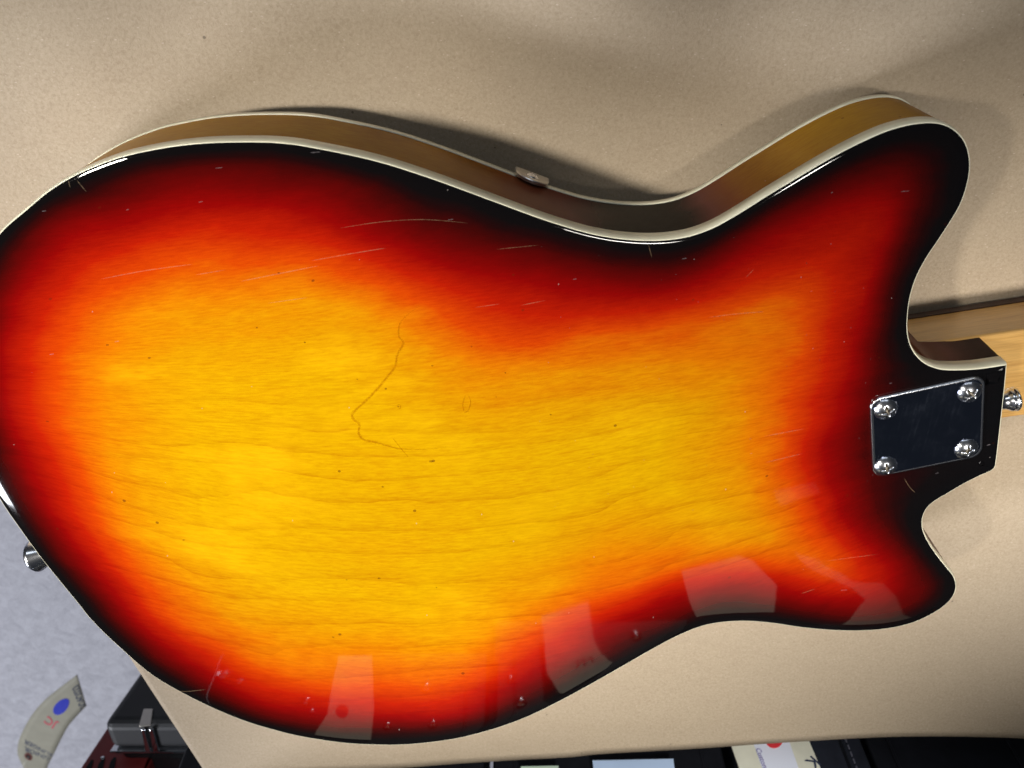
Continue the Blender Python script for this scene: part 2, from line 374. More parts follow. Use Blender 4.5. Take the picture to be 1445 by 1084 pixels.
VAL = [0.0, 0.23, 0.42, 0.66, 0.84]
def burst_at(P):
    rings = [OW, LW['B'], LW['R'], LW['O'], LW['Y']]
    D = [polydist(P, r) for r in rings]; I = [inside(P, r) for r in rings]
    v = np.zeros(len(P))
    for k in range(4):
        m = ~I[k + 1] & (I[k] if k else np.ones(len(P), bool))
        t = D[k] / (D[k] + D[k + 1] + 1e-9)
        v[m] = VAL[k] + (VAL[k + 1] - VAL[k]) * t[m]
    m = I[4]; v[m] = VAL[4] + (1 - VAL[4]) * np.clip(D[4][m] / 0.036, 0, 1)
    return v
def grain_at(P3):
    out = []
    for p in P3:
        px, py = pix(p)
        t = min(max((py - 430) / 260.0, 0), 1); t = t * t * (3 - 2 * t)
        v = (py + 0.13 * (px - 530)) * (1 - t) + (py + 0.00036 * (px - 530) ** 2 * (1 if px < 530 else 0.85)) * t
        out.append((px * 0.00027, v * 0.00027, t))
    return np.array(out)
def setattrs(o, burst=None):
    me = o.data; nv = len(me.vertices); co = np.zeros(nv * 3); me.vertices.foreach_get('co', co); co = co.reshape(-1, 3)
    if burst is None: burst = burst_at(co[:, :2])
    a = me.attributes.new('burst', 'FLOAT', 'POINT'); a.data.foreach_set('value', burst)
    g = me.attributes.new('grain', 'FLOAT_VECTOR', 'POINT'); g.data.foreach_set('vector', grain_at(co).ravel())
# back panel: rim rings + triangulated field
BT = 0.0008                       # width of binding seen from above
prof = [(BT, EDGE * 0.96), (0.0013, EDGE * 0.62), (0.0019, EDGE * 0.36), (0.0030, EDGE * 0.16), (0.0055, EDGE * 0.03), (0.0085, 0.0)]
verts = []; faces = []
for di, dz in prof:
    R_ = inset(di)
    verts += [(x, y, BZ - dz) for x, y in R_]
for r in range(len(prof) - 1):
    for i in range(n):
        j = (i + 1) % n; faces.append((r * n + i, r * n + j, (r + 1) * n + j, (r + 1) * n + i))
inner = inset(prof[-1][0])
step = 0.0017
gx, gy = np.meshgrid(np.arange(inner[:, 0].min(), inner[:, 0].max(), step), np.arange(inner[:, 1].min(), inner[:, 1].max(), step))
gx = gx + (np.arange(gx.shape[0]) % 2)[:, None] * step * 0.5
GP = np.stack([gx.ravel(), gy.ravel()], 1)
GP = GP[inside(GP, inner)]; GP = GP[polydist(GP, inner) > step * 0.6]
cv = [Vector(p) for p in inner] + [Vector(p) for p in GP]
ov, oe, of, *_ = geometry.delaunay_2d_cdt(cv, [], [list(range(n))], 1, 1e-7, True)
vo = geometry.delaunay_2d_cdt(cv, [], [list(range(n))], 1, 1e-7, True)[3]
base = (len(prof) - 1) * n; mp = {}
for k, orig in enumerate(vo):
    src = [q for q in orig if q < n]
    if src: mp[k] = base + src[0]
    else: mp[k] = len(verts); verts.append((ov[k].x, ov[k].y, BZ))
TRI = []
for f in of:
    q = [mp[i] for i in f]
    if len(set(q)) == 3: TRI.append(q)
cc = np.array([[sum(verts[i][0] for i in q) / 3, sum(verts[i][1] for i in q) / 3] for q in TRI])
keep = inside(cc, inner)
faces += [q for q, k_ in zip(TRI, keep) if k_]
back = mesh('back', verts, faces, M_burst, guitar, True)
bm = bmesh.new(); bm.from_mesh(back.data); bmesh.ops.recalc_face_normals(bm, faces=bm.faces[:])
if sum(f.normal.z for f in bm.faces) < 0: bmesh.ops.reverse_faces(bm, faces=bm.faces[:])
bm.to_mesh(back.data); bm.free()
setattrs(back)
back['label'] = 'sunburst lacquered back, black rim fading through red to yellow'

def near(px, py):
    q = at(px, py, BZ - EDGE); return int(np.argmin(((OW - np.array([q.x, q.y])) ** 2).sum(1)))
PK0, PK1 = near(1331, 519), near(1408, 645)             # the neck pocket
def band(name, prof, material, parent, burst=None, closed=False, cut=None):
    # prof: (offset outward, z) from top to bottom
    vs = []; fs = []
    for off, z in prof: vs += [(x, y, z) for x, y in OW + NO * off]
    m = len(prof)
    for r in range(m if closed else m - 1):
        for i in range(n):
            j = (i + 1) % n; q = (r + 1) % m
            if cut is not None and r >= cut and PK0 <= i <= PK1: continue
            fs.append((r * n + i, q * n + i, q * n + j, r * n + j))
    bmx = bmesh.new(); 
    o = mesh(name, vs, fs, material, parent, True)
    bmx.from_mesh(o.data); bmesh.ops.recalc_face_normals(bmx, faces=bmx.faces[:]); bmx.to_mesh(o.data); bmx.free()
    return o
BH = 0.0068; BF = 0.0038
zt = BZ - EDGE
band('back_binding', [(-BT, zt + 0.0001), (-BT * 0.6, zt - 0.0002), (-BT * 0.25, zt - 0.0009), (0.0, zt - 0.0022), (0.0, BZ - BH), (-0.002, BZ - BH), (-0.002, zt - 0.0015)], M_cream, guitar, closed=True)
# colour of the side wall, round the outline
side_tab = [((0, 325), .62), ((240, 204), .66), ((450, 207), .64), ((515, 221), .56), ((600, 246), .58), ((690, 279), .46), ((740, 297), .33), ((800, 317), .25), ((860, 332), .14), ((925, 336), .08),
            ((985, 327), .13), ((1025, 308), .30), ((1060, 288), .47), ((1110, 256), .57), ((1165, 224), .68), ((1225, 193), .76), ((1290, 172), .70), ((1338, 175), .55), ((1371, 238), .3), ((1294, 395), .12),
            ((1283, 455), .19), ((1300, 505), .34), ((1345, 520), .32), ((1385, 518), .16), ((1422, 514), .14), ((1407, 655), .1), ((1303, 740), .1), ((1350, 827), .4), ((1211, 891), .5), ((1050, 878), .2), ((850, 957), .5), ((560, 1052), .6), ((240, 970), .6), ((0, 708), .6), ((-53, 510), .6)]
keys = []
for (x, y), v in side_tab:
    p = at(x, y, zt); k = np.argmin(((OW - np.array([p.x, p.y])) ** 2).sum(1)); keys.append((k, v))
keys.sort(); kk = np.array([k for k, _ in keys]); kv = np.array([v for _, v in keys])
sb = np.interp(np.arange(n), np.concatenate([kk - n, kk, kk + n]), np.concatenate([kv] * 3))
for _ in range(12): sb = (np.roll(sb, 1) + 2 * sb + np.roll(sb, -1)) / 4
sd = band('side', [(-0.0003, BZ - BH + 0.0002), (-0.0003, NZ - 0.0006), (-0.0003, FZ + BF + 0.006), (-0.0003, FZ + BF - 0.0002)], M_side, guitar, cut=1)
setattrs(sd, np.tile(sb, 4))
g = sd.data.attributes['grain']                         # grain of the side runs round the rim
gv = np.zeros((4 * n, 3)); zz = [BZ - BH, NZ, FZ + BF + 0.006, FZ + BF]
for r in range(4):
    gv[r*n:(r+1)*n, 0] = s; gv[r*n:(r+1)*n, 1] = zz[r] * 0.6; gv[r*n:(r+1)*n, 2] = 0
g.data.foreach_set('vector', gv.ravel())
band('front_binding', [(0.0, FZ + BF), (0.0002, FZ + BF - 0.0005), (0.0002, FZ + 0.0006), (-0.0008, FZ), (-0.002, FZ), (-0.002, FZ + BF)], M_cream, guitar, closed=True, cut=0)
_f, _d = inset(0.0015), inset(0.016)
fr_ = [(*(_d[i] if PK0 - 12 <= i <= PK1 + 12 else _f[i]), FZ + 0.0004) for i in range(n)]
M_black = plain('black_lacquer', (0.01, 0.01, 0.01), 0.2)
mesh('front', fr_, [tuple(range(n))], M_black, guitar)

# lathe along an axis
def lathe(name, prof, origin, axis, material, parent, seg=40, smooth=True):
    ax = Vector(axis).normalized(); rot = Vector((0, 0, 1)).rotation_difference(ax).to_matrix()
    vs = []; fs = []
    for r, z in prof:
        for k in range(seg):
            a = 2 * math.pi * k / seg
            vs.append(Vector(origin) + rot @ Vector((r * math.cos(a), r * math.sin(a), z)))
    for i in range(len(prof) - 1):
        for k in range(seg):
            l = (k + 1) % seg; fs.append((i * seg + k, i * seg + l, (i + 1) * seg + l, (i + 1) * seg + k))
    fs.append(tuple(range(seg))[::-1]); fs.append(tuple((len(prof) - 1) * seg + k for k in range(seg)))
    return mesh(name, vs, fs, material, parent, smooth)

# neck, heel
a_ = at(1386, 473.5, NZ); b_ = at(1445, 464.5, NZ)
nd = Vector((b_.x - a_.x, b_.y - a_.y)).normalized(); nn_ = Vector((nd.y, -nd.x))    # across, towards image bottom
e_ = at(1440, 588, NZ)
wid = (Vector((e_.x, e_.y)) - Vector((a_.x, a_.y))).dot(nn_)
O2 = Vector((a_.x, a_.y)) - nd * 0.085
NB = 0.0065                        # underside of the maple
def neckbox(name, z0, z1, grow, material, rnd):
    vs = []; fs = []; prof = []
    h = z1 - z0
    lo = -grow; hi = wid + grow
    sl_ = 0.0044 if h > 0.01 else 0.0
    prof = [(lo + sl_, z0), (lo, z1 - rnd)] + [(lo + rnd * 0.45 * (1 - math.cos(t)), z1 - rnd + rnd * math.sin(t)) for t in (0.4, 0.8, 1.2, 1.5)]
    prof += [(hi - rnd * 0.45 * (1 - math.cos(t)), z1 - rnd + rnd * math.sin(t)) for t in (1.5, 1.2, 0.8, 0.4)] + [(hi, z1 - rnd), (hi - sl_, z0)]
    for u, k in ((0.0, 1), (0.45, 0.93)):
        for c_, z in prof:
            c2 = (c_ - wid / 2) * (k if True else 1) + wid / 2
            p = O2 + nd * u + nn_ * c2; vs.append((p.x, p.y, z))
    m = len(prof)
    for i in range(m): fs.append((i, (i + 1) % m, m + (i + 1) % m, m + i))
    fs.append(tuple(range(m))[::-1]); fs.append(tuple(range(m, 2 * m)))
    o = mesh(name, vs, fs, material, guitar); 
    return o
neckbox('neck', NB, NZ, 0.0, M_maple, 0.0016)
neckbox('fingerboard', NB - 0.0042, NB - 0.0002, -0.0039, M_rose, 0.0005)

# neck plate with four screws
def rrect(cs, rad, seg=8):
    out = []
    for i in range(4):
        p, c, q = Vector(cs[i-1]), Vector(cs[i]), Vector(cs[(i+1) % 4])
        u = (p - c).normalized(); v = (q - c).normalized()
        ce = c + (u + v) * rad; 
        for k in range(seg + 1):
            t = k / seg * math.pi / 2
            out.append(ce - v * rad * math.cos(t) - u * rad * math.sin(t))
    return out
zc = BZ + 0.0012
pc = [at(*q, zc) for q in ((1228.5, 563), (1389.5, 531), (1387, 642), (1231.5, 676))]
# square it up
cen = sum((Vector((p.x, p.y)) for p in pc), Vector((0, 0))) / 4
ux = (Vector((pc[1].x - pc[0].x, pc[1].y - pc[0].y)) + Vector((pc[2].x - pc[3].x, pc[2].y - pc[3].y))) / 4
uy = (Vector((pc[3].x - pc[0].x, pc[3].y - pc[0].y)) + Vector((pc[2].x - pc[1].x, pc[2].y - pc[1].y))) / 4
cs = [cen - ux - uy, cen + ux - uy, cen + ux + uy, cen - ux + uy]
def plate():
    ro = rrect(cs, 0.0046); vs = []; fs = []
    k = len(ro); ce = cen
    def ring(ins_, z):
        for p in ro:
            dv = (p - ce); l = dv.length
            vs.append((p.x - dv.x / l * ins_, p.y - dv.y / l * ins_, z))
    for ins_, z in ((0, BZ + 0.0001), (0, BZ + 0.0010), (0.0002, BZ + 0.00125), (0.0005, BZ + 0.0014), (0.0009, BZ + 0.00142), (0.0013, BZ + 0.00136)): ring(ins_, z)
    for r in range(5):
        for i in range(k): fs.append((r*k+i, r*k+(i+1)%k, (r+1)*k+(i+1)%k, (r+1)*k+i))
    fs.append(tuple(5*k+i for i in range(k)))
    bm = bmesh.new(); me = bpy.data.meshes.new('t'); me.from_pydata(vs, [], fs); bm.from_mesh(me)
    o = frombm('neck_plate', bm, M_plate, guitar)
    o.data.materials.append(M_screw)  # brighter chrome on the bevel stands in for its edge highlight
    for p_ in o.data.polygons:
        p_.use_smooth = len(p_.vertices) == 4; p_.material_index = 1 if len(p_.vertices) == 4 else 0
    return o
plate_o = plate()
plate_o['label'] = 'scuffed chrome neck plate with rounded corners'
def screw(px, py, rad, ang, parent, zb, mate=M_screw, axis=None, origin=None):
    p = Vector((0, 0, 0)) if origin is not None else at(px, py, zb + 0.001)
    NR, NSg = 30, 96; vs = []; fs = []; h = rad * 0.42
    def zf(x, y):
        r = math.hypot(x, y) / rad
        z = h * (1 - r ** 2.4) 
        ca, sa = math.cos(ang), math.sin(ang); u, v = x * ca + y * sa, -x * sa + y * ca
        u, v = abs(u) / rad, abs(v) / rad
        L_, w_ = 0.56, 0.105
        k = max(min((L_ - u) / 0.10, (w_ * (1.25 - u * 0.7) - v) / 0.05), min((L_ - v) / 0.10, (w_ * (1.25 - v * 0.7) - u) / 0.05))
        k = min(max(k, 0), 1)
        return z - k * rad * 0.36 * (1.15 - r)
    for i in range(NR + 1):
        r = rad * i / NR
        for j in range(NSg):
            a = 2 * math.pi * j / NSg; x, y = r * math.cos(a), r * math.sin(a); vs.append(Vector((x, y, zf(x, y))))
    for j in range(NSg): vs.append(Vector((rad * math.cos(2*math.pi*j/NSg), rad * math.sin(2*math.pi*j/NSg), -rad * 0.12)))
    for i in range(NR + 1):
        for j in range(NSg):
            l = (j + 1) % NSg; fs.append((i*NSg+j, (i+1)*NSg+j, (i+1)*NSg+l, i*NSg+l))
    if axis is not None:
        rot = Vector((0, 0, 1)).rotation_difference(Vector(axis)).to_matrix(); vs = [Vector(origin) + rot @ v for v in vs]
    else: vs = [Vector((p.x, p.y, zb)) + v for v in vs]
    o = mesh('screw', vs, fs, mate, parent, True)
    me = o.data; me.materials.append(M_recess)
    for pf in me.polygons:
        c_ = sum((me.vertices[v].co for v in pf.vertices), Vector()) / 4
        if axis is None:
            x, y = c_.x - p.x, c_.y - p.y; r = math.hypot(x, y) / rad
            if c_.z - zb < h * (1 - r ** 2.4) - rad * 0.16: pf.material_index = 1
    return o
for (x, y, a) in ((1252, 580, 0.5), (1370.5, 555.5, 0.9), (1365.5, 635.5, 0.15), (1251.5, 660.5, 0.35)):
    s_ = screw(x, y, 0.0049, a, plate_o, BZ + 0.0016)
# strap buttons
def strap_button(px, py, z, k, sc_=1.0, ln=1.0, pr=None):
    p = at(px, py, z); i = np.argmin(((OW - np.array([p.x, p.y])) ** 2).sum(1))
    nv = NO[(i + k) % n]; o = OW[(i + k) % n]
    prof = [(0.0058, -0.0008), (0.0060, 0.0004), (0.0054, 0.0012), (0.0048, 0.0022), (0.0046, 0.0040), (0.0050, 0.0055), (0.0058, 0.0066), (0.0062, 0.0072), (0.0062, 0.0078), (0.0056, 0.0080), (0.0056, 0.0086), (0.0064, 0.0089), (0.0066, 0.0096), (0.0060, 0.0104), (0.003, 0.0108)]
    prof = pr or prof
    return lathe('strap_button', [(r * sc_, q * sc_ * ln) for r, q in prof], (o[0], o[1], z), (nv[0], nv[1], 0), M_screw, guitar)
sb1 = strap_button(66, 780, 0.050, 0, 1, 1, [(0.0052, -0.001), (0.0050, 0.003), (0.0060, 0.006), (0.0076, 0.0105), (0.0080, 0.0115), (0.0076, 0.0125), (0.0060, 0.0130), (0.002, 0.0131)]); sb1['label'] = 'chrome strap button on the rounded end of the body'
sb2 = strap_button(1418, 566, 0.0535, 0, 0.80, 1.12); sb2['label'] = 'chrome strap button on the neck heel'
# half-moon bracket on the waist
p = at(752, 257, 0.025); i0 = np.argmin(((OW - np.array([p.x, p.y])) ** 2).sum(1))
tx = Vector((OW[(i0+4) % n][0] - OW[i0-4][0], OW[(i0+4) % n][1] - OW[i0-4][1], 0)).normalized(); nx_ = Vector((NO[i0][0], NO[i0][1], 0))
oc = Vector((OW[i0][0], OW[i0][1], FZ + 0.0002))
vs = []; K = 20
hp = [(-0.0074, -0.0024), (-0.0073, 0.0020)] + [(0.0073 * math.cos(math.pi - math.pi * t / K), 0.0020 + 0.0072 * math.sin(math.pi * t / K)) for t in range(1, K)] + [(0.0073, 0.0020), (0.0074, -0.0024)]
m = len(hp)
for off in (0.0008, 0.0019): vs += [oc + tx * a + Vector((0, 0, b)) + nx_ * off for a, b in hp]
vs += [oc + tx * a * 0.93 + Vector((0, 0, 0.0002 + b * 0.95)) + nx_ * 0.0023 for a, b in hp]
fs = [tuple(range(m)), tuple(range(2*m, 3*m))] + [(r*m+i, r*m+(i+1) % m, (r+1)*m+(i+1) % m, (r+1)*m+i) for r in (0, 1) for i in range(m)]
me = bpy.data.meshes.new('t'); me.from_pydata([tuple(v) for v in vs], [], fs); bm = bmesh.new(); bm.from_mesh(me)
M_brk = plain('satin_chrome', (0.62, 0.60, 0.58), 0.38, 1.0)
br = frombm('bracket', bm, M_brk, guitar); br['label'] = 'half-moon chrome bracket on the waist of the side'
screw(0, 0, 0.0027, 0.4, br, 0, axis=nx_, origin=oc + nx_ * 0.0023 + Vector((0, 0, 0.0036)))

# scratches, dents and the knot line: thin strips lying on the lacquer
def strips(name, lines, col, alpha, lift, rough=0.5):
    m_, nt, b = mat(name); b.inputs['Base Color'].default_value = (*col, 1); b.inputs['Roughness'].default_value = rough
    a = N(nt, 'ShaderNodeAttribute', attribute_name='fade').outputs['Fac']
    br_ = rng(nt, noise(nt, objco(nt), 900, 3), 0.35, 0.6, 0.35, 1.0)
    b.inputs['Specular IOR Level'].default_value = 0.0 if name in ('grain_line', 'pore') else 0.5
    nt.links.new(mathn(nt, 'MULTIPLY', mathn(nt, 'MULTIPLY', a, br_), alpha), b.inputs['Alpha'])
    vs = []; fs = []; fd = []
    for ln, wpx in lines:
        q = crom(ln, 6, False) if len(ln) > 2 else np.array([np.array(ln[0]) + (np.array(ln[1]) - np.array(ln[0])) * t for t in np.linspace(0, 1, 12)])
        L_ = len(q)
        for i, (x, y) in enumerate(q):
            a0 = q[max(i-1, 0)]; a1 = q[min(i+1, L_-1)]; t = np.array(a1) - a0; t /= np.linalg.norm(t) + 1e-9
            e = min(i, L_-1-i) / (L_ * 0.5); wd = wpx * (0.35 + 0.65 * min(1, e * 2)) / 2
            nrm = np.array([-t[1], t[0]]) * wd
            b0 = len(vs)
            for sgn in (-1, 0, 1):
                p_ = at(x + nrm[0]*sgn, y + nrm[1]*sgn, BZ + lift); vs.append(tuple(p_)); fd.append((1.0 if sgn == 0 else 0.15) * min(1, e * 3 + 0.2))
            if i < L_ - 1:
                fs += [(b0, b0+1, b0+4, b0+3), (b0+1, b0+2, b0+5, b0+4)]
    o = mesh(name, vs, fs, m_, guitar, True)
    at_ = o.data.attributes.new('fade', 'FLOAT', 'POINT'); at_.data.foreach_set('value', fd)
    return o
o = strips('scratch', [([(142,394),(205,382),(272,373)], 1.6), ([(276,388),(318,381)], 1.4), ([(340,397),(395,386),(450,375)], 1.8), ([(440,368),(490,359),(545,350)], 1.8), ([(378,428),(434,420)], 1.4),
   ([(670,434),(705,429)], 1.5), ([(735,431),(770,424)], 1.5), ([(1000,448),(1040,443),(1078,440)], 1.5), ([(1078,616),(1136,605)], 1.5), ([(1080,653),(1133,640)], 1.5),
   ([(480,322),(540,313),(600,310),(660,315)], 1.2), ([(96,253),(99,265)], 1.5), ([(108,254),(122,271)], 1.4), ([(228,971),(255,976),(290,973)], 1.3), ([(915,345),(920,364)], 1.5), ([(1052,392),(1064,380)], 1.2),
   ([(1276,675),(1284,688),(1291,695)], 1.4), ([(1165,792),(1240,782)], 1.0), ([(1130,838),(1151,831)], 1.0), ([(1288,402),(1330,392)], 0.8), ([(1290,560),(1345,542)], 0.6),
   ([(700,352),(760,346)], 1.2)], (0.72, 0.48, 0.26), 0.20, 0.00006)
o['label'] = 'pale scratches in the lacquer'
o['kind'] = 'stuff'
o = strips('grain_line', [([(592,432),(572,447),(564,458),(563,475),(569,484),(561,500),(557,518),(548,530),(534,547),(519,563),(505,576),(497,585),(499,592),(507,599),(506,611),(512,620),(528,624),(546,629),(562,633),(600,634),(640,630)], 4.2),
   ([(657,558),(653,570),(655,582)], 2), ([(660,557),(664,566),(660,580),(655,583)], 2), ([(554,618),(565,632),(577,646)], 1.5), ([(559,573),(564,571),(565,576),(560,577)], 1.5)], (0.42, 0.14, 0.001), 0.50, 0.00004)
o['kind'] = 'stuff'; o['label'] = 'brown figure line and pits in the yellow wood'
rd = random.Random(5)
dots = []
for x, y, r in ((608,651,2.6),(562,574,1.4),(610,516,1.4),(504,535,1.2),(430,483,1.4),(540,687,1.5),(535,816,2),(489,818,1.2),(259,762,1.6),(470,899,1.6),(777,585,1.4),(713,526,1.2),(393,385,1.6),(665,489,1.2),(700,560,1.0),(616,829,1.1)):
    dots.append(([(x - r, y), (x, y + 0.3), (x + r, y + 0.6)], r * 1.5))
o = strips('pore', dots, (0.12, 0.03, 0.004), 0.65, 0.00008); o['kind'] = 'stuff'
dots = []
for x, y, r in ((309,237,5),(283,285,3),(165,482,3),(73,500,3),(966,365,3.5),(1174,272,1.6),(1277,270,6),(636,310,4),(1191,833,4.5),(811,394,2.5),(1293,630,2.0),(1322,668,2),(1395,628,3),(445,215,7),(840,222,1),(180,296,2),(62,298,3),(1257,541,2),(1145,411,1.2),(1060,640,1.3)):
    dots.append(([(x - r, y + 0.5), (x, y), (x + r, y - 0.6)], min(r * 0.9, 1.7)))
for k in range(45):
    x, y = rd.uniform(760, 1240), rd.uniform(330, 720); r = rd.uniform(0.4, 0.9); dots.append(([(x - r, y), (x, y + 0.1), (x + r, y)], r * 1.6))
for k in range(50):
    x, y = rd.uniform(1240, 1370), rd.uniform(560, 650); r = rd.uniform(0.4, 0.8)
o = strips('nick', dots, (0.45, 0.40, 0.42), 0.24, 0.0001); o['kind'] = 'stuff'; o['label'] = 'small pale nicks and dust in the lacquer'

# ------------------------------------------------------------------ beyond the table: upright cases with tags
YW = min(p[1] for p in FR) - 0.030                      # face of the row of cases
def reflect(px, py, y=None, zb=None):
    y = YW if y is None else y
    p_ = at(px, py, BZ); r = ray(px, py).normalized(); r.z = -r.z
    return p_ + r * ((y - p_.y) / r.y)
M_case = plain('black_case_vinyl', (0.006, 0.0065, 0.009), 0.5, spec=0.2, var=0.3, vscale=60, bscale=900, bstr=0.3, bdist=0.0005)
M_case2 = plain('navy_black_nylon', (0.014, 0.016, 0.024), 0.7, spec=0.2, var=0.25, vscale=80, bscale=1500, bstr=0.4, bdist=0.0005)
M_stitch = plain('grey_thread', (0.10, 0.10, 0.13), 0.7)
def box(name, x0, x1, y0, y1, z0, z1, material, parent, bv=0.004):
    bm = bmesh.new(); bmesh.ops.create_cube(bm, size=1)
    for v in bm.verts: v.co = Vector((x0 + (v.co.x + .5) * (x1 - x0), y0 + (v.co.y + .5) * (y1 - y0), z0 + (v.co.z + .5) * (z1 - z0)))
    o = frombm(name, bm, material, parent)
    if bv: bevel(o, bv, 3)
    return o
def rel(o, root): o.location = Vector(o.location) - root.location
bx = [aty(x, 1070, YW).x for x in (250, 690, 1030, 1232, 1480)]
labels = ['black upright instrument case below the table edge at left, green edged card on it',
          'black upright instrument case carrying the pale blue card, below the table edge',
          'dark navy soft case with a stitched seam behind the cream tag with the red dot',
          'black upright case at the right end of the row beyond the paper']
rnds = {0: [], 1: [], 2: [], 3: []}
for i in range(4):
    t = thing('instrument_case', labels[i], 'instrument case', (0, 0, 0), 'cases standing in a row beyond the table edge')
    g_ = 0.003; x0, x1 = bx[i] + g_, bx[i+1] - g_; dy = (0.0, 0.004, 0.001, 0.006)[i]
    top = (0.26, 0.30, 0.24, 0.28)[i]
    box('shell', x0, x1, YW - dy - 0.14, YW - dy, FL + 0.002, top, M_case2 if i == 2 else M_case, t, 0.0025)
    for xs in ((x0 + 0.016), (x1 - 0.016)):
        box('piping', xs - 0.0012, xs + 0.0012, YW - dy - 0.001, YW - dy + 0.0014, FL + 0.05, top - 0.03, M_case, t, 0.0008)
    if i == 2:
        bm = bmesh.new(); z = -0.15
        while z < top - 0.03:
            r = bmesh.ops.create_cube(bm, size=1)
            for v in r['verts']: v.co = Vector((x1 - 0.0115 + v.co.x * 0.0010, YW - dy + 0.0006 + v.co.y * 0.0010, z + v.co.z * 0.0034))
            z += 0.0058
        st = frombm('stitching', bm, M_stitch, t); st['kind'] = 'stuff'
    # studs added on the case faces, placed so their glints show in the lacquer
    for (px_, py_, r_) in ((238,905,.0042),(262,918,.003),(285,934,.0045),(318,952,.005),(340,962,.003),(433,990,.003),(440,1003,.002),(547,1024,.003),(602,970,.0035),(611,1021,.003),(720,958,.003),(735,992,.0042),(897,897,.004),(946,846,.0042),(948,857,.003),(1192,834,.0035),(1060,858,.004)):
        q = reflect(px_, py_, YW - dy)
        r_ *= 1.5
        if x0 < q.x < x1 and q.z < top:
            lathe('glint_stud', [(r_ * 0.8 * math.cos(t), r_ * 0.7 * math.sin(t)) for t in (0, .15, .3, .5, .7, .9, 1.1, 1.3, 1.5)], (q.x, YW - dy, q.z), (0, 1, 0.25), M_screw, t, 16)
# paper tags on the cases
M_tag = plain('manila_tag', (0.74, 0.72, 0.58), 0.7, var=0.05, vscale=90, bscale=500, bstr=0.15, bdist=0.0003)
M_white = plain('white_label', (0.80, 0.82, 0.92), 0.5)
M_blue_card = plain('pale_blue_card', (0.50, 0.64, 0.86), 0.5, var=0.05)
M_green = plain('pale_green_card', (0.50, 0.64, 0.50), 0.6)
M_red = plain('red_sticker', (0.75, 0.04, 0.05), 0.5)
M_bluedot = plain('blue_sticker', (0.012, 0.025, 0.42), 0.5)
M_ink = plain('dark_ink', (0.02, 0.03, 0.07), 0.7)
M_pink = plain('red_ink', (0.50, 0.07, 0.10), 0.7)
M_purple = plain('violet_print', (0.30, 0.27, 0.48), 0.7)
M_string = plain('white_string', (0.6, 0.58, 0.52), 0.8)
def slab(name, P, y, th, material, parent):
    # outline P of (x,z) on a plane facing +y, with thickness
    m = len(P); vs = [(x, y, z) for x, z in P] + [(x, y + th, z) for x, z in P]
    fs = [tuple(range(m)), tuple(range(m, 2*m))] + [(i, (i+1) % m, m + (i+1) % m, m + i) for i in range(m)]
    me = bpy.data.meshes.new('t'); me.from_pydata(vs, [], fs); bm = bmesh.new(); bm.from_mesh(me)
    return frombm(name, bm, material, parent)
def textmesh(body, size):
    cu = bpy.data.curves.new('t', 'FONT'); cu.body = body; cu.size = size; cu.resolution_u = 2; cu.offset = 0.018 * size
    o = bpy.data.objects.new('t', cu); C.objects.link(o); bpy.context.view_layer.update()
    me = bpy.data.meshes.new_from_object(o.evaluated_get(bpy.context.evaluated_depsgraph_get()))
    bpy.data.objects.remove(o)
    return me
def onwall(pxs, y): return [(aty(x, yy, y).x, aty(x, yy, y).z) for x, yy in pxs]
ty = YW + 0.004
t1 = thing('paper_tag', 'cream paper tag with white sticker and red dot, sticking out past the paper edge', 'tag', (0, 0, 0), 'paper tags on the cases')
Q = onwall([(1028, 1040), (1132, 1030), (1136, 1033), (1160, 1090), (1205, 1200), (1100, 1215), (1050, 1105), (1033.5, 1058)], ty)
slab('tag_card', Q, ty, 0.0005, M_tag, t1)
st_ = slab('sticker', onwall([(1058, 1036), (1108, 1032), (1160, 1180), (1112, 1190)], ty), ty + 0.0007, 0.0002, M_white, t1)
slab('red_dot', onwall([(1092 + 12.5 * math.cos(a), 1045 + 12.5 * math.sin(a)) for a in [k * math.pi / 14 for k in range(28)]], ty), ty + 0.0011, 0.0002, M_red, t1)
def walltext(body, size, px, py, dirpx, y, material, parent, name='lettering'):
    me = textmesh(body, size)
    o0 = aty(px, py, y); d1 = (aty(px + dirpx[0], py + dirpx[1], y) - o0).normalized()
    # text read from the +y side: baseline d1, up = normal x baseline
    nrm = Vector((0, 1, 0)); up_ = nrm.cross(d1)
    for v in me.vertices: v.co = o0 + d1 * v.co.x + up_ * v.co.y
    me.name = name; return link(name, me, material, parent)
walltext('Custom Guitar', 0.0055, 1066, 1056, (20, 52), ty + 0.0013, M_purple, t1)
walltext('K', 0.012, 1146, 1066, (-16, 12), ty + 0.0007, M_ink, t1)
# pale blue card and green-edged card
c1 = slab('blue_card', onwall([(836, 1074), (950, 1071.5), (953, 1096), (839, 1100)], ty), ty, 0.0006, M_blue_card, None)
tag(c1, 'pale blue card on the black case, straight below the middle of the paper edge', 'card')
c2 = slab('green_card', onwall([(735, 1082.3), (788, 1081.3), (789, 1096), (736, 1097)], ty), ty, 0.0006, M_green, None)
tag(c2, 'pale green card just showing below the paper edge, left of the blue card', 'card')
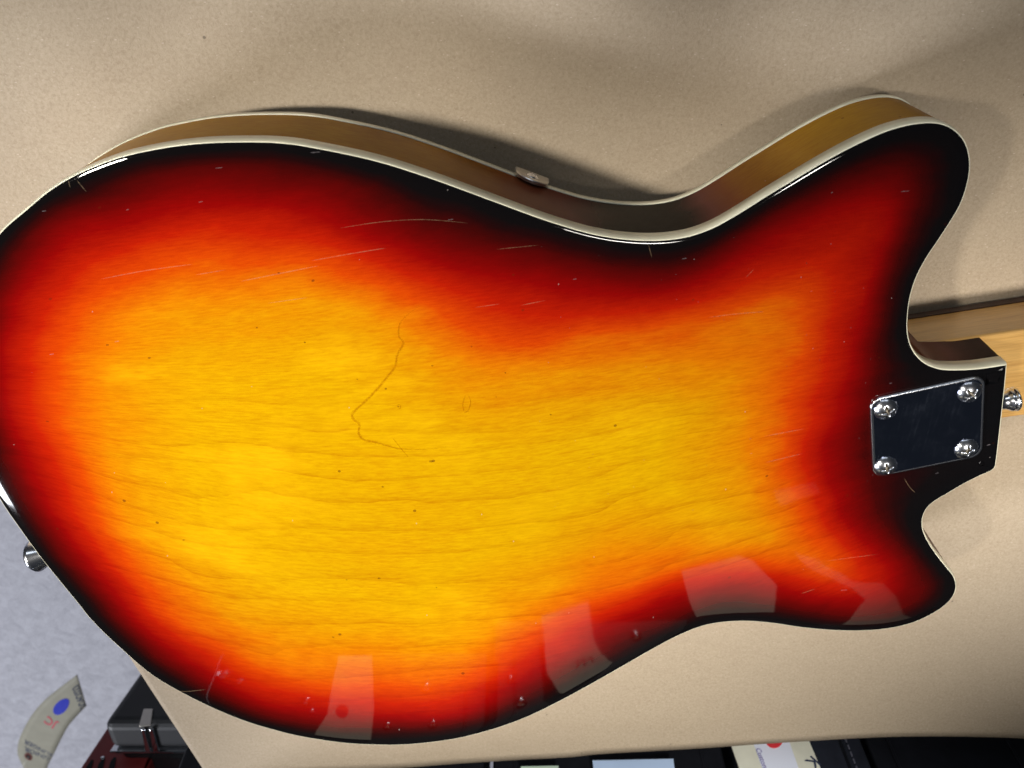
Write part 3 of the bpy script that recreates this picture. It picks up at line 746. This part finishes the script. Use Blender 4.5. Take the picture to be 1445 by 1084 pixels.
# tags seen as reflections in the lacquer
RT = [([(478,925),(525,925),(528,1000),(522,1060),(440,1060),(446,1034),(462,1008),(470,962)], 'cream tag with a red dot, mirrored in the lacquer at the lower left', (483,1004,9)),
      ([(765,872),(830,851),(838,905),(848,922),(869,944),(862,962),(806,1000),(792,985),(772,950)], 'cream tag with red scribble, mirrored in the lacquer near the lower middle', None),
      ([(962,806),(1042,786),(1060,792),(1096,826),(1092,868),(1050,876),(985,876),(972,846)], 'wide cream tag mirrored in the lacquer at the lower waist', None),
      ([(1122,782),(1152,790),(1206,822),(1246,824),(1264,842),(1276,872),(1300,900),(1190,905),(1205,868),(1222,846),(1204,832),(1140,800)], 'long cream tag mirrored in the lacquer on the lower horn', None),
      ([(1092,692),(1150,680),(1158,696),(1100,712)], 'small pale slip mirrored faintly in the orange lacquer below the plate', None)]
for P, lab, dot in RT:
    t = thing('paper_tag', lab, 'tag', (0, 0, 0), 'paper tags on the cases')
    yy = YW + 0.010
    Q = [(reflect(x, y, yy).x, reflect(x, y, yy).z) for x, y in P]
    slab('tag_card', Q, yy, 0.0005, M_tag, t)
    tz = max(q[1] for q in Q); tx_ = [q[0] for q in Q if q[1] == tz][0]
    if dot:
        x, y, r = dot
        slab('red_dot', [(reflect(x + r*math.cos(a), y + r*1.1*math.sin(a), yy).x, reflect(x + r*math.cos(a), y + r*1.1*math.sin(a), yy).z) for a in [k*math.pi/12 for k in range(24)]], yy + 0.0006, 0.0002, M_red, t)
    if 'scribble' in lab:
        vs = []; fs = []
        for k, (x, y) in enumerate([(808,938),(816,930),(814,942),(824,928),(824,940),(834,926),(836,934),(846,928)]):
            q = reflect(x, y, yy + 0.0007); vs += [(q.x - .0007, q.y, q.z - .0006), (q.x + .0007, q.y, q.z + .0006)]
        for k in range(7): fs.append((2*k, 2*k+1, 2*k+3, 2*k+2))
        mesh('scribble', vs, fs, M_pink, t)

# ------------------------------------------------------------------ lower left: black case, red case, hanging tag
def prism(name, P, z0, z1, material, parent, bv=0.0, seg=3):
    m = len(P); vs = [(x, y, z1) for x, y in P] + [(x, y, z0) for x, y in P]
    fs = [tuple(range(m)), tuple(range(m, 2*m))] + [(i, (i+1) % m, m + (i+1) % m, m + i) for i in range(m)]
    me = bpy.data.meshes.new('t'); me.from_pydata(vs, [], fs); bm = bmesh.new(); bm.from_mesh(me)
    o = frombm(name, bm, material, parent)
    if bv: bevel(o, bv, seg)
    return o
M_gloss = plain('black_gloss_shell', (0.018, 0.019, 0.022), 0.22, coat=0.6, bscale=30, bstr=0.05)
M_matte = plain('black_shell_top', (0.022, 0.023, 0.026), 0.5, bscale=700, bstr=0.2, bdist=0.0004)
M_redcase = plain('dark_red_shell', (0.20, 0.018, 0.018), 0.5, var=0.15, vscale=30)
# upright black case: front shell, chrome rim, back shell
ZT = -0.12
YB = at(142, 1022, ZT).y
bc = thing('instrument_case', 'glossy black hard case with chrome latch, standing below the left edge of the paper', 'instrument case')
def wallpoly(pa, pb, y, ztop, zbot, xr):
    # (x,z) outline of an upright face whose left edge runs through two sighted points
    a, b = aty(*pa, y), aty(*pb, y); k = (b.x - a.x) / (b.z - a.z)
    xt = b.x + k * (ztop - b.z); xb = b.x + k * (zbot - b.z)
    return [(xt, ztop), (xr, ztop), (xr, zbot), (xb, zbot)]
xr_ = at(420, 1060, ZT).x
def shell(name, P, y0, y1, material, shear=0.0, bv=0.008):
    m = len(P); vs = [(x, y0, z) for x, z in P] + [(x + (shear if k in (0, 3) else 0), y1, z) for k, (x, z) in enumerate(P)]
    fs = [tuple(range(m)), tuple(range(m, 2*m))] + [(i, (i+1) % m, m + (i+1) % m, m + i) for i in range(m)]
    me = bpy.data.meshes.new('t'); me.from_pydata([tuple(v) for v in vs], [], fs); bm = bmesh.new(); bm.from_mesh(me)
    o = frombm(name, bm, material, bc)
    bevel(o, bv, 4)
    return o
WP = wallpoly((203, 936), (142, 1022), YB, ZT, FL + 0.02, xr_)
YR = at(160, 1060, ZT).y; sh = at(157, 1060, ZT).x - WP[0][0]
shell('front_shell', WP, YB, YR + 0.0012, M_matte, sh)
WR = [(WP[0][0] + sh - 0.001, ZT + 0.0012), (WP[1][0], ZT + 0.0012), (WP[2][0], WP[2][1]), (WP[3][0] + sh - 0.001, WP[3][1])]
shell('chrome_rim', WR, YR + 0.0008, YR - 0.0018, M_chrome, 0, 0.0008)
WB = [(WP[0][0] + sh, ZT - 0.002), (WP[1][0], ZT - 0.002), (WP[2][0], WP[2][1]), (WP[3][0] + sh, WP[3][1])]
shell('back_shell', WB, YR - 0.0022, YR - 0.075, M_gloss, 0.02, 0.010)
M_steel = plain('brushed_steel', (0.62, 0.58, 0.52), 0.42, 1.0)
lq = [aty(x, y, YB + 0.001) for x, y in ((203, 1001), (216, 1001), (213, 1024), (196, 1026))]
o = slab('latch', [(q.x, q.z) for q in lq], YB + 0.0004, 0.0016, M_steel, bc); bevel(o, 0.0006)
for x0_, x1_ in ((203, 208), (214, 220)):
    q = [at(x0_ - 3, 1028, ZT + 0.001), at(x1_ - 3, 1028, ZT + 0.001), at(x1_ + 6, 1059, ZT + 0.001), at(x0_ + 3, 1059, ZT + 0.001)]
    prism('hasp', [(v.x, v.y) for v in q], ZT + 0.0004, ZT + 0.0026, M_chrome, bc, 0.0008, 2)
# red case behind it
YQ = YR - 0.012
rc = thing('instrument_case', 'dark red case with black slots beside the glossy black case at the lower left', 'instrument case')
zt_ = aty(80, 1132, YQ).z
RP = wallpoly((146, 1033), (112, 1084), YQ, zt_, FL + 0.01, at(160, 1060, ZT).x + 0.03)
vs = [(x, YQ, z) for x, z in RP] + [(x, YQ - 0.09, z) for x, z in RP]
o = slab('shell', RP, YQ - 0.09, 0.09, M_redcase, rc); bevel(o, 0.003, 3)
for k in range(3):
    P = [(118 + 17*k, 1094 - 3*k), (122 + 17*k, 1082 - 4*k), (129 + 16*k, 1072 - 2*k), (132 + 16*k, 1073 - 2*k), (129 + 17*k, 1083 - 4*k), (126 + 17*k, 1096 - 3*k)]
    q = [aty(x, y, YQ + 0.001) for x, y in P]
    slab('slot', [(v.x, v.z) for v in q], YQ + 0.0003, 0.0006, M_case, rc)
q = aty(145, 1070, YQ); lathe('rivet', [(0.0020, 0), (0.0018, 0.0008), (0.001, 0.0014)], (q.x, YQ, q.z), (0, 1, 0), M_chrome, rc, 16)
# hanging tag
tg = thing('paper_tag', 'curled cream hang tag with a blue dot and handwriting, above the pale floor', 'tag', (0, 0, 0), None)
Lp = crom([(109, 952), (85, 970), (62, 989), (45, 1009), (31, 1034), (26, 1048), (25, 1064), (31, 1078), (38, 1092)], 6, False)
Rp = crom([(122, 996), (107, 1012), (97, 1024), (88, 1040), (77, 1062), (73, 1070), (69, 1078), (66, 1086), (62, 1094)], 6, False)
def tz(s_): return -0.40 - 0.045 * s_ ** 1.5 + 0.012 * math.sin(s_ * math.pi)
def tpt(s_, w_, lift=0.0):
    k = s_ * (len(Lp) - 1); i = min(int(k), len(Lp) - 2); f = k - i
    l = Lp[i] + (Lp[i+1] - Lp[i]) * f; r = Rp[i] + (Rp[i+1] - Rp[i]) * f
    p_ = l + (r - l) * w_
    return at(p_[0], p_[1], tz(s_) + lift)
NS, NW = 48, 6; vs = []; fs = []
for i in range(NS + 1):
    for j in range(NW + 1): vs.append(tpt(i / NS, j / NW))
for i in range(NS):
    for j in range(NW): a = i*(NW+1)+j; fs.append((a, a+1, a+NW+2, a+NW+1))
tc = mesh('tag_card', vs, fs, plain('shaded_manila', (0.29, 0.275, 0.215), 0.7, var=0.06, vscale=60), tg, True); sm = tc.modifiers.new('t', 'SOLIDIFY'); sm.thickness = 0.0004  # manila darkened, the slanted tag's shade is put into its colour
def tagpatch(name, cs_, cw, rs, rw, material, lift, hole=0.0):
    vs = []; fs = []; K = 28
    if not hole: vs.append(tpt(cs_, cw, lift))
    else: vs += [tpt(cs_ + rs*hole*math.cos(a), cw + rw*hole*math.sin(a), lift) for a in [2*math.pi*k/K for k in range(K)]]
    b0 = len(vs)
    vs += [tpt(cs_ + rs*math.cos(a), cw + rw*math.sin(a), lift) for a in [2*math.pi*k/K for k in range(K)]]
    for k in range(K):
        fs.append((0, b0+k, b0+(k+1) % K) if not hole else (k, b0+k, b0+(k+1) % K, (k+1) % K))
    return mesh(name, vs, fs, material, tg)
tagpatch('blue_dot', 0.19, 0.47, 0.075, 0.17, M_bluedot, 0.0008)
tagpatch('eyelet', 0.745, 0.34, 0.050, 0.125, plain('eyelet_brown', (0.14, 0.05, 0.04), 0.5), 0.0018, 0.55)
tagpatch('eyelet_hole', 0.745, 0.34, 0.028, 0.072, M_case, 0.0013)
def tagtext(body, s0, w0, w1, hgt, material):
    me = textmesh(body, 1.0); xs = [v.co.x for v in me.vertices]; x0, x1 = min(xs), max(xs)
    for v in me.vertices:
        wv = w0 + (w1 - w0) * (v.co.x - x0) / (x1 - x0); sv = s0 + hgt * v.co.y / 0.72
        v.co = tpt(min(sv, 1), wv, 0.0008)
    me.name = 'handwriting'; return link('handwriting', me, material, tg)
tagtext('SENIOR', 0.632, 0.97, 0.20, 0.058, M_ink)
tagtext('SLINGER', 0.548, 0.98, 0.14, 0.058, M_ink)
tagtext('JC', 0.31, 0.72, 0.36, 0.060, M_pink)
tagtext('2/24/2023', 0.030, 0.97, 0.26, 0.046, M_ink)
def tube(name, P, r, material, parent, seg=8):
    cu = bpy.data.curves.new(name, 'CURVE'); cu.dimensions = '3D'; cu.bevel_depth = r; cu.bevel_resolution = 2
    sp = cu.splines.new('POLY'); sp.points.add(len(P) - 1)
    for i, p_ in enumerate(P): sp.points[i].co = (*p_, 1)
    o = bpy.data.objects.new('t', cu); C.objects.link(o); bpy.context.view_layer.update()
    me = bpy.data.meshes.new_from_object(o.evaluated_get(bpy.context.evaluated_depsgraph_get())); bpy.data.objects.remove(o)
    me.name = name; return link(name, me, material, parent)
e0 = tpt(0.745, 0.34, 0.001)
sp_ = [e0, at(34, 1078, tz(.9) + .004), at(24, 1090, tz(.9) - .0), at(10, 1120, -0.42), at(-40, 1190, -0.55)]
tube('string', [Vector(v) for v in crom([tuple(v) for v in sp_], 8, False)], 0.0005, M_string, tg)
